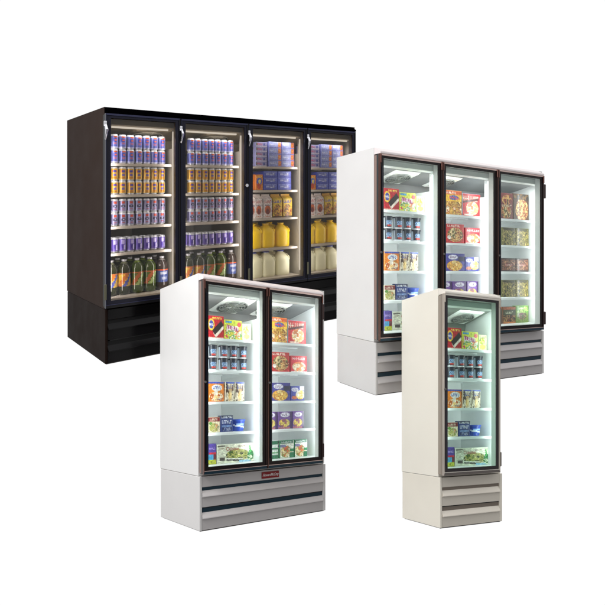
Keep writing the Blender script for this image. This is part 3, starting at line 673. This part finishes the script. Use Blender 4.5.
# ---- black refrigerator, doors one and two: cans and bottles
R = .0325
def jitter(): return (RND.uniform(-.0015, .0015), RND.uniform(-.004, .004), RND.uniform(-.35, .35))
door_x = {1: (.089, .560), 2: (.770, 1.235)}
for dn in (1, 2):
    x0, x1 = door_x[dn]; dname = ORD[dn - 1]
    pitch = (x1 - x0) / 7
    for (kind, lv, two, sname, cname) in (('blue', LB[0], 1, 'top', 'blue and red'), ('yellow', LB[1], 1, 'second', 'yellow'), ('white', LB[2], 1, 'third', 'white and dark'), ('purple', LB[3], 0, 'fourth', 'purple')):
        hh = .1175 if kind != 'white' else .108
        if kind == 'yellow': hh = .1105
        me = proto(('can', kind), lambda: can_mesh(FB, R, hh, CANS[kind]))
        rows = [(0, 0, 'upper' if False else '')]
        for k in range(7):
            cx = x0 + pitch * (k + .5)
            if two:
                for up in (0, 1):
                    jx, jy, jr = jitter()
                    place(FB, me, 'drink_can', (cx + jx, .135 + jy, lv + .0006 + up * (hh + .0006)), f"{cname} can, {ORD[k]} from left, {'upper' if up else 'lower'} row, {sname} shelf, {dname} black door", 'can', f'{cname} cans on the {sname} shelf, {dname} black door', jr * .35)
            else:
                for back in (0, 1):
                    jx, jy, jr = jitter()
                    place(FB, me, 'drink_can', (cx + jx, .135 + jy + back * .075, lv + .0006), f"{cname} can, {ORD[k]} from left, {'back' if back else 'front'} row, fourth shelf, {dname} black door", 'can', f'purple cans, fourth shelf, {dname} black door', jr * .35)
    bx = [(-.048, 'orange'), (.060, 'orange'), (.169, 'green'), (.278, 'green'), (.387, 'cola')]
    for k, (dx, kind) in enumerate(bx):
        dr, lb = BOTS[kind]
        me = proto(('bot', kind), lambda: bottle_mesh(FB, .0535, .286, dr, lb, (200, 198, 206)))
        for back in (0, 1):
            xx = x0 + .062 + dx + (.0 if not back else -.012)
            place(FB, me, 'soda_bottle', (xx, .15 + back * .125, LB[4] + .0006), f"{'yellow labelled' if kind == 'orange' else 'green' if kind == 'green' else 'blue labelled'} bottle, {ORD[k]} from left, {'back' if back else 'front'} row, {dname} black door", 'bottle', f'soda bottles behind the {dname} black door')

# ---- doors three and four: boxes, cartons and jugs
for dn, ox in ((3, 0.0), (4, .655)):
    dname = ORD[dn - 1]
    for k in range(5):
        stock_box(FB, 'packend', .125, .046, .24, 1.527 + ox + RND.uniform(-.002, .002), .10, LB2[0] + k * .0468, 'food_pack', f"flat lavender pack with red lettering, {ORD[k]} from bottom of its stack, {dname} black door", 'pack', f'flat packs behind the {dname} black door', (150, 150, 200), (150, 150, 200))
    for c in (0, 1):
        for k in range(4):
            stock_box(FB, 'lavbox', .150, .060, .22, 1.688 + c * .155 + ox + RND.uniform(-.002, .002), .10, LB2[0] + k * .0607, 'food_box', f"lavender box with orange end, {ORD[k]} from bottom, {'left' if c == 0 else 'right'} stack, {dname} black door", 'box', f'lavender boxes behind the {dname} black door', (130, 136, 206), (140, 146, 214))
            if dn == 4 and c == 1: pass
    stock_box(FB, 'orangebox', .082, .148, .15, 1.502 + ox, .10, LB2[1], 'food_box', f'upright orange box with blue oval on second shelf, {dname} black door', 'box', None, (216, 120, 40))
    for c in (0, 1):
        for k in range(3):
            stock_box(FB, 'bluebox', .160, .060, .22, 1.632 + c * .170 + ox + RND.uniform(-.002, .002), .10, LB2[1] + k * .0607, 'food_box', f"bright blue box, {ORD[k]} from bottom, {'left' if c == 0 else 'right'} stack, second shelf, {dname} black door", 'box', f'bright blue boxes behind the {dname} black door', (70, 80, 190), (90, 100, 206))
    for k, (cx, w, kind) in enumerate(((1.498, .082, 'milkcarton'), (1.600, .095, 'milkcarton'), (1.716, .105, 'juicecarton'), (1.838, .105, 'juicecarton'))):
        me = proto(('gable', kind, w), lambda: gable_mesh(FB, w, .095, .228, ARTS[kind], (236, 226, 220) if kind == 'milkcarton' else (210, 160, 50)))
        place(FB, me, 'drink_carton', (cx + ox, .10, LB2[2] + .0006), f"{'white and orange' if k < 2 else 'yellow and brown'} gable carton, {'left' if k % 2 == 0 else 'right'} of its pair, {dname} black door", 'carton', f'cartons behind the {dname} black door')
    for lv, bodyc, capc, nm, zh in ((LB2[3], (244, 202, 20), (240, 200, 30), 'yellow juice', .232), (LB2[4], (250, 247, 212), (80, 90, 190), 'pale milk', .242)):
        me = proto(('jug', nm), lambda: jug_mesh(FB, .158, zh, bodyc, capc))
        for k in range(3):
            for back in (0, 1):
                place(FB, me, 'juice_jug' if nm[0] == 'y' else 'milk_jug', (1.452 + k * .172 + ox + RND.uniform(-.004, .004) + (0 if k else .022), .095 + back * .19, lv + .0006), f"{nm} jug, {['left', 'middle', 'right'][k]} of the {'back' if back else 'front'} row, {dname} black door", 'jug', f'{nm} jugs behind the {dname} black door')

# ---- the frozen food behind the white doors
def left_content(fr, x0, k, fname, rows=5, pale=True):
    X = lambda x: x0 + (x - .142) * k
    F = fname
    yy = .12
    def bx(kind, xa, xb, z, h, d, name, label, cat, **kw):
        return stock_box(fr, kind, (xb - xa) * k - .003, h, d, (X(xa) + X(xb)) / 2, kw.pop('y', yy), z, name, label, cat, **kw)
    bx('bar', .142, .294, LV[0], .188, .05, 'frozen_food_box', f'red box with dark chocolate bar picture, {F}', 'box', side=(170, 20, 30))
    bx('pops', .296, .466, LV[0], .165, .05, 'frozen_food_box', f'lime yellow box with coloured ice pops picture, {F}', 'box', side=(196, 206, 60))
    bx('lime', .468, .556, LV[0], .145, .05, 'frozen_food_box', f'pale cream box beside the lime yellow box, {F}', 'box', side=(230, 234, 190))
    def cup(u, v):
        x = (u - .5) * 2 * PI
        if v < .16: return (226, 230, 236)
        if abs(x) < .7 and .35 < v < .8: return (130, 156, 186) if (x * 3 + v * 5) % 1.3 > .5 else (60, 84, 120)
        if abs(x) < .5 and .2 < v < .34: return (180, 60, 50)
        return (34, 40, 52) if abs(x) < 1.1 else (186, 196, 206)
    me = proto((fr.s, fr.kx, 'cup'), lambda: tub_mesh(fr, .034 * k, .040 * k, .104, cup, (30, 32, 40)))
    for c, cx in enumerate((.208, .311, .402, .495)):
        for up in (0, 1):
            place(fr, me, 'ice_cream_cup', (X(cx), yy + .045, LV[1] + .0006 + up * .1046), f"dark cup with white base, {ORD[c]} from left, {'upper' if up else 'lower'} row, {F}", 'cup', f'stacked dark cups, {F}')
    bx('bunny', .147, .294, LV[2], .162, .05, 'frozen_food_box', f'orange box with white oval and blue top edge, {F}', 'box', side=(220, 130, 40))
    bx('cow', .306, .397, LV[2], .162, .05, 'frozen_food_box', f'cream and brown box right beside the orange box, {F}', 'box', side=(230, 224, 200))
    bx('cow', .400, .491, LV[2], .162, .05, 'frozen_food_box', f'rightmost cream and brown box on the third shelf, {F}', 'box', side=(230, 224, 200))
    bx('veg', .147, .257, LV[3], .124, .05, 'frozen_food_box', f'box with dark red top and vegetable picture, {F}', 'box', side=(226, 214, 180))
    bx('navy', .262, .382, LV[3], .134, .05, 'frozen_food_box', f'dark blue box with white lettering, {F}', 'box', side=(30, 46, 110))
    def tubart(u, v):
        x = (u - .5) * 2 * PI
        if .40 < v + x * .12 < .56: return (226, 234, 244)
        if abs(x) < .6 and .62 < v < .8: return (150, 190, 236)
        return (36, 70, 170)
    me = proto((fr.s, fr.kx, 'tub'), lambda: tub_mesh(fr, .056 * k, .068 * k, .098, tubart, (44, 76, 176)))
    place(fr, me, 'dessert_tub', (X(.457), yy + .07, LV[3] + .0006), f'round blue tub with white stripe on the fourth shelf, {F}', 'tub')
    bx('sausage', .147, .224, LV[4], .168, .05, 'frozen_food_box', f'purple, blue and lime box in the bottom left corner, {F}', 'box', side=(80, 66, 150))
    c = bx('cuisine', .228, .585, LV[4], .156, .05, 'frozen_food_box', f'wide pale box with a bowl of salad on it, {F}', 'box', side=(220, 226, 206), y=.115)
    # lettering on the wide box
    cu = bpy.data.curves.new('lettering', 'FONT'); cu.body = 'Cuisine'; cu.size = .052; cu.extrude = .0004; cu.align_x = 'CENTER'; cu.offset = .0007
    tmp = bpy.data.objects.new('lettering_tmp', cu); col.objects.link(tmp); bpy.context.view_layer.update()
    me = bpy.data.meshes.new_from_object(tmp.evaluated_get(bpy.context.evaluated_depsgraph_get())); bpy.data.objects.remove(tmp, do_unlink=True)
    for v in me.vertices:
        q = v.co.copy(); v.co = fr.sh((-.035 * k + q.x * .8 * k, -.0008 - q.z, .104 + q.y * .8))
    me.materials.clear(); me.materials.append(ink_brown)
    o = bpy.data.objects.new('lettering', me); col.objects.link(o); o.parent = c

ink_brown = material('brown_ink', (150, 84, 66), .5)

def right_content(fr, x0, k, fname, rows=5):
    X = lambda x: x0 + (x - .782) * k
    F = fname; yy = .12
    def bx(kind, xa, xb, z, h, label, side, d=.05, y=yy, name='frozen_food_box', cat='box'):
        return stock_box(fr, kind, (xb - xa) * k - .003, h, d, (X(xa) + X(xb)) / 2, y, z, name, label, cat, None, side)
    bx('cafe', .740, .938, LV[0], .225, f'yellow and orange box with browned food picture, {F}', (230, 170, 50))
    bx('noodle', .942, 1.150, LV[0], .212, f'red box with creamy pasta picture on the top shelf, {F}', (140, 190, 220))
    bx('pizzared', .760, .962, LV[1], .175, f'red box with a pizza picture on the second shelf, {F}', (180, 30, 36))
    bx('dinner', .976, 1.160, LV[1], .150, f'red and white meal box right of the pizza box, {F}', (200, 40, 50))
    bx('nugget', .765, .972, LV[2], .160, f'dark blue box with golden nuggets picture, {F}', (60, 56, 140))
    bx('nugget2', .975, 1.130, LV[2], .132, f'shorter blue box with yellow food, right of the nuggets box, {F}', (60, 66, 150))
    for i, (a, b) in enumerate(((.700, .828), (.836, .989), (.995, 1.125))):
        bx('purple', a, b, LV[3], .154, f"purple box with white oval, {['leftmost', 'middle', 'rightmost'][i]} of three, {F}", (100, 60, 140))
    if rows > 4:
        bx('greenside', .770, .838, LV[4], .160, f'narrow green and white box end at bottom left, {F}', (230, 240, 230))
        bx('green', .857, 1.011, LV[4], .156, f'left green and white box with yellow food picture, {F}', (24, 130, 80))
        bx('green', 1.020, 1.165, LV[4], .156, f'right green and white box with yellow food picture, {F}', (24, 130, 80))
        me = proto((fr.s, fr.kx, 'sauce'), lambda: sauce_mesh(fr))
        place(fr, me, 'sauce_bottle', (X(1.186), yy + .06, LV[4] + .0006), f'small green topped bottle in the bottom right corner, {F}', 'bottle')

def sauce_mesh(fr):
    mb = MB(); h = .105; r = .017
    prof = [(r * .9, 0), (r, .004)] + [(r, .006 + .055 * k / 6) for k in range(7)] + [(r * .8, .072), (r * .45, .082), (r * .45, .086), (r * .55, .0865), (r * .55, h)]
    lathe(mb, prof, lambda u, z: (40, 110, 60) if z > .086 else ((236, 240, 200) if .014 < z < .055 else (150, 180, 110)), 20)
    return mb.mesh('sauce_bottle', fr, [PLAST], smooth=True)

left_content(FD, .142, 1.0, 'left door of two-door refrigerator')
right_content(FD, .782, 1.0, 'right door of two-door refrigerator')
left_content(FT, .193, 1.10, 'left door of three-door refrigerator')
right_content(FT, .925, 1.14, 'middle door of three-door refrigerator', rows=4)
left_content(FS, .183, 1.10, 'cream single-door refrigerator')
F3 = 'right door of three-door refrigerator'
def t3(kind, xa, xb, z, h, label, side):
    stock_box(FT, kind, xb - xa - .004, h, .05, (xa + xb) / 2, .12, z, 'frozen_food_box', label, 'box', None, side)
t3('pizzatall', 1.620, 1.797, LV[0], .255, f'tall dark red pizza box on the top shelf, {F3}', (90, 40, 36))
t3('pizzabig', 1.800, 2.030, LV[0], .262, f'brown box with one large pizza picture, {F3}', (80, 60, 40))
t3('olive', 1.640, 1.838, LV[1], .175, f'left olive coloured pack on the second shelf, {F3}', (90, 90, 50))
t3('olive', 1.842, 2.030, LV[1], .175, f'right olive coloured pack on the second shelf, {F3}', (90, 90, 50))
t3('brownbox', 1.640, 1.838, LV[2], .130, f'left dark brown box on the third shelf, {F3}', (60, 40, 36))
t3('brownbox', 1.842, 2.028, LV[2], .130, f'right dark brown box on the third shelf, {F3}', (60, 40, 36))
t3('olive', 1.640, 1.838, LV[3], .165, f'left olive coloured pack on the fourth shelf, {F3}', (90, 90, 50))
t3('olive', 1.842, 2.026, LV[3], .165, f'right olive coloured pack on the fourth shelf, {F3}', (90, 90, 50))
t3('rustbox', 1.655, 1.838, LV[4], .162, f'rust and green box at the bottom, {F3}', (90, 60, 40))
t3('leafbox', 1.842, 2.028, LV[4], .168, f'leaf green box at the bottom right, {F3}', (150, 190, 110))

# ------------------------------------------------------------------ studio: white surroundings, added lamps, camera
w = bpy.data.worlds.new('World'); scene.world = w; w.use_nodes = True
nt = w.node_tree; bg = nt.nodes['Background']
# a white studio: backdrop and upper room white, the floor behind the camera dimmer
tc = nt.nodes.new('ShaderNodeTexCoord'); sp = nt.nodes.new('ShaderNodeSeparateXYZ')
nt.links.new(tc.outputs['Generated'], sp.inputs[0])
def mrange(sock, a, b, c, d):
    n = nt.nodes.new('ShaderNodeMapRange'); n.inputs['From Min'].default_value = a; n.inputs['From Max'].default_value = b
    n.inputs['To Min'].default_value = c; n.inputs['To Max'].default_value = d; nt.links.new(sock, n.inputs['Value']); return n.outputs['Result']
def mth(op, a, b):
    n = nt.nodes.new('ShaderNodeMath'); n.operation = op
    for i_, q in enumerate((a, b)):
        if isinstance(q, (int, float)): n.inputs[i_].default_value = q
        else: nt.links.new(q, n.inputs[i_])
    return n.outputs[0]
front = mrange(sp.outputs['Y'], .05, .45, 0.0, 1.02)          # the white backdrop
roof = mrange(sp.outputs['Z'], -.1, .8, .18, 1.30)            # bright above, dim below
left = mrange(sp.outputs['X'], -.9, .2, .20, 0.0)
val = mth('MAXIMUM', front, mth('ADD', roof, left))
nt.links.new(val, bg.inputs['Strength']); bg.inputs['Color'].default_value = (1, 1, 1, 1)

def studio(name, loc, target, size, watts, rgb=(1, 1, 1)):
    l = bpy.data.lights.new(name, 'AREA'); l.shape = 'RECTANGLE'; l.size, l.size_y = size; l.energy = watts; l.color = rgb
    o = bpy.data.objects.new(name, l); col.objects.link(o); o.location = loc
    o.rotation_euler = (Vector(target) - Vector(loc)).to_track_quat('-Z', 'Y').to_euler()
studio('added_key_light', (-3.2, 1.2, 5.0), (-.1, 5, 2.3), (2.0, 1.5), 125, (1, .99, .98))  # added light at upper left, out of view, to model the cabinets
studio('added_side_light', (-2.7, 2.5, 4.1), (-.9, 4.6, 2.0), (.8, .8), 42, (1, .995, .99))  # added close light, out of view, grading the side panels from top down

cam = bpy.data.cameras.new('camera'); co = bpy.data.objects.new('camera', cam); col.objects.link(co)
co.location = (0, 0, CAMZ); co.rotation_euler = (PI / 2, 0, 0)
cam.sensor_width = 36.0; cam.lens = 560.0 / 605.0 * 36.0; cam.clip_end = 200.0; cam.clip_start = .05
scene.camera = co
scene.render.resolution_x = scene.render.resolution_y = 1024
scene.view_settings.view_transform = 'Standard'; scene.view_settings.look = 'None'
scene.view_settings.exposure = 0.0; scene.view_settings.gamma = 1.0
scene.cycles.use_denoising = True
scene.cycles.max_bounces = 8; scene.cycles.transparent_max_bounces = 16; scene.cycles.diffuse_bounces = 4
scene.cycles.sample_clamp_indirect = 6.0
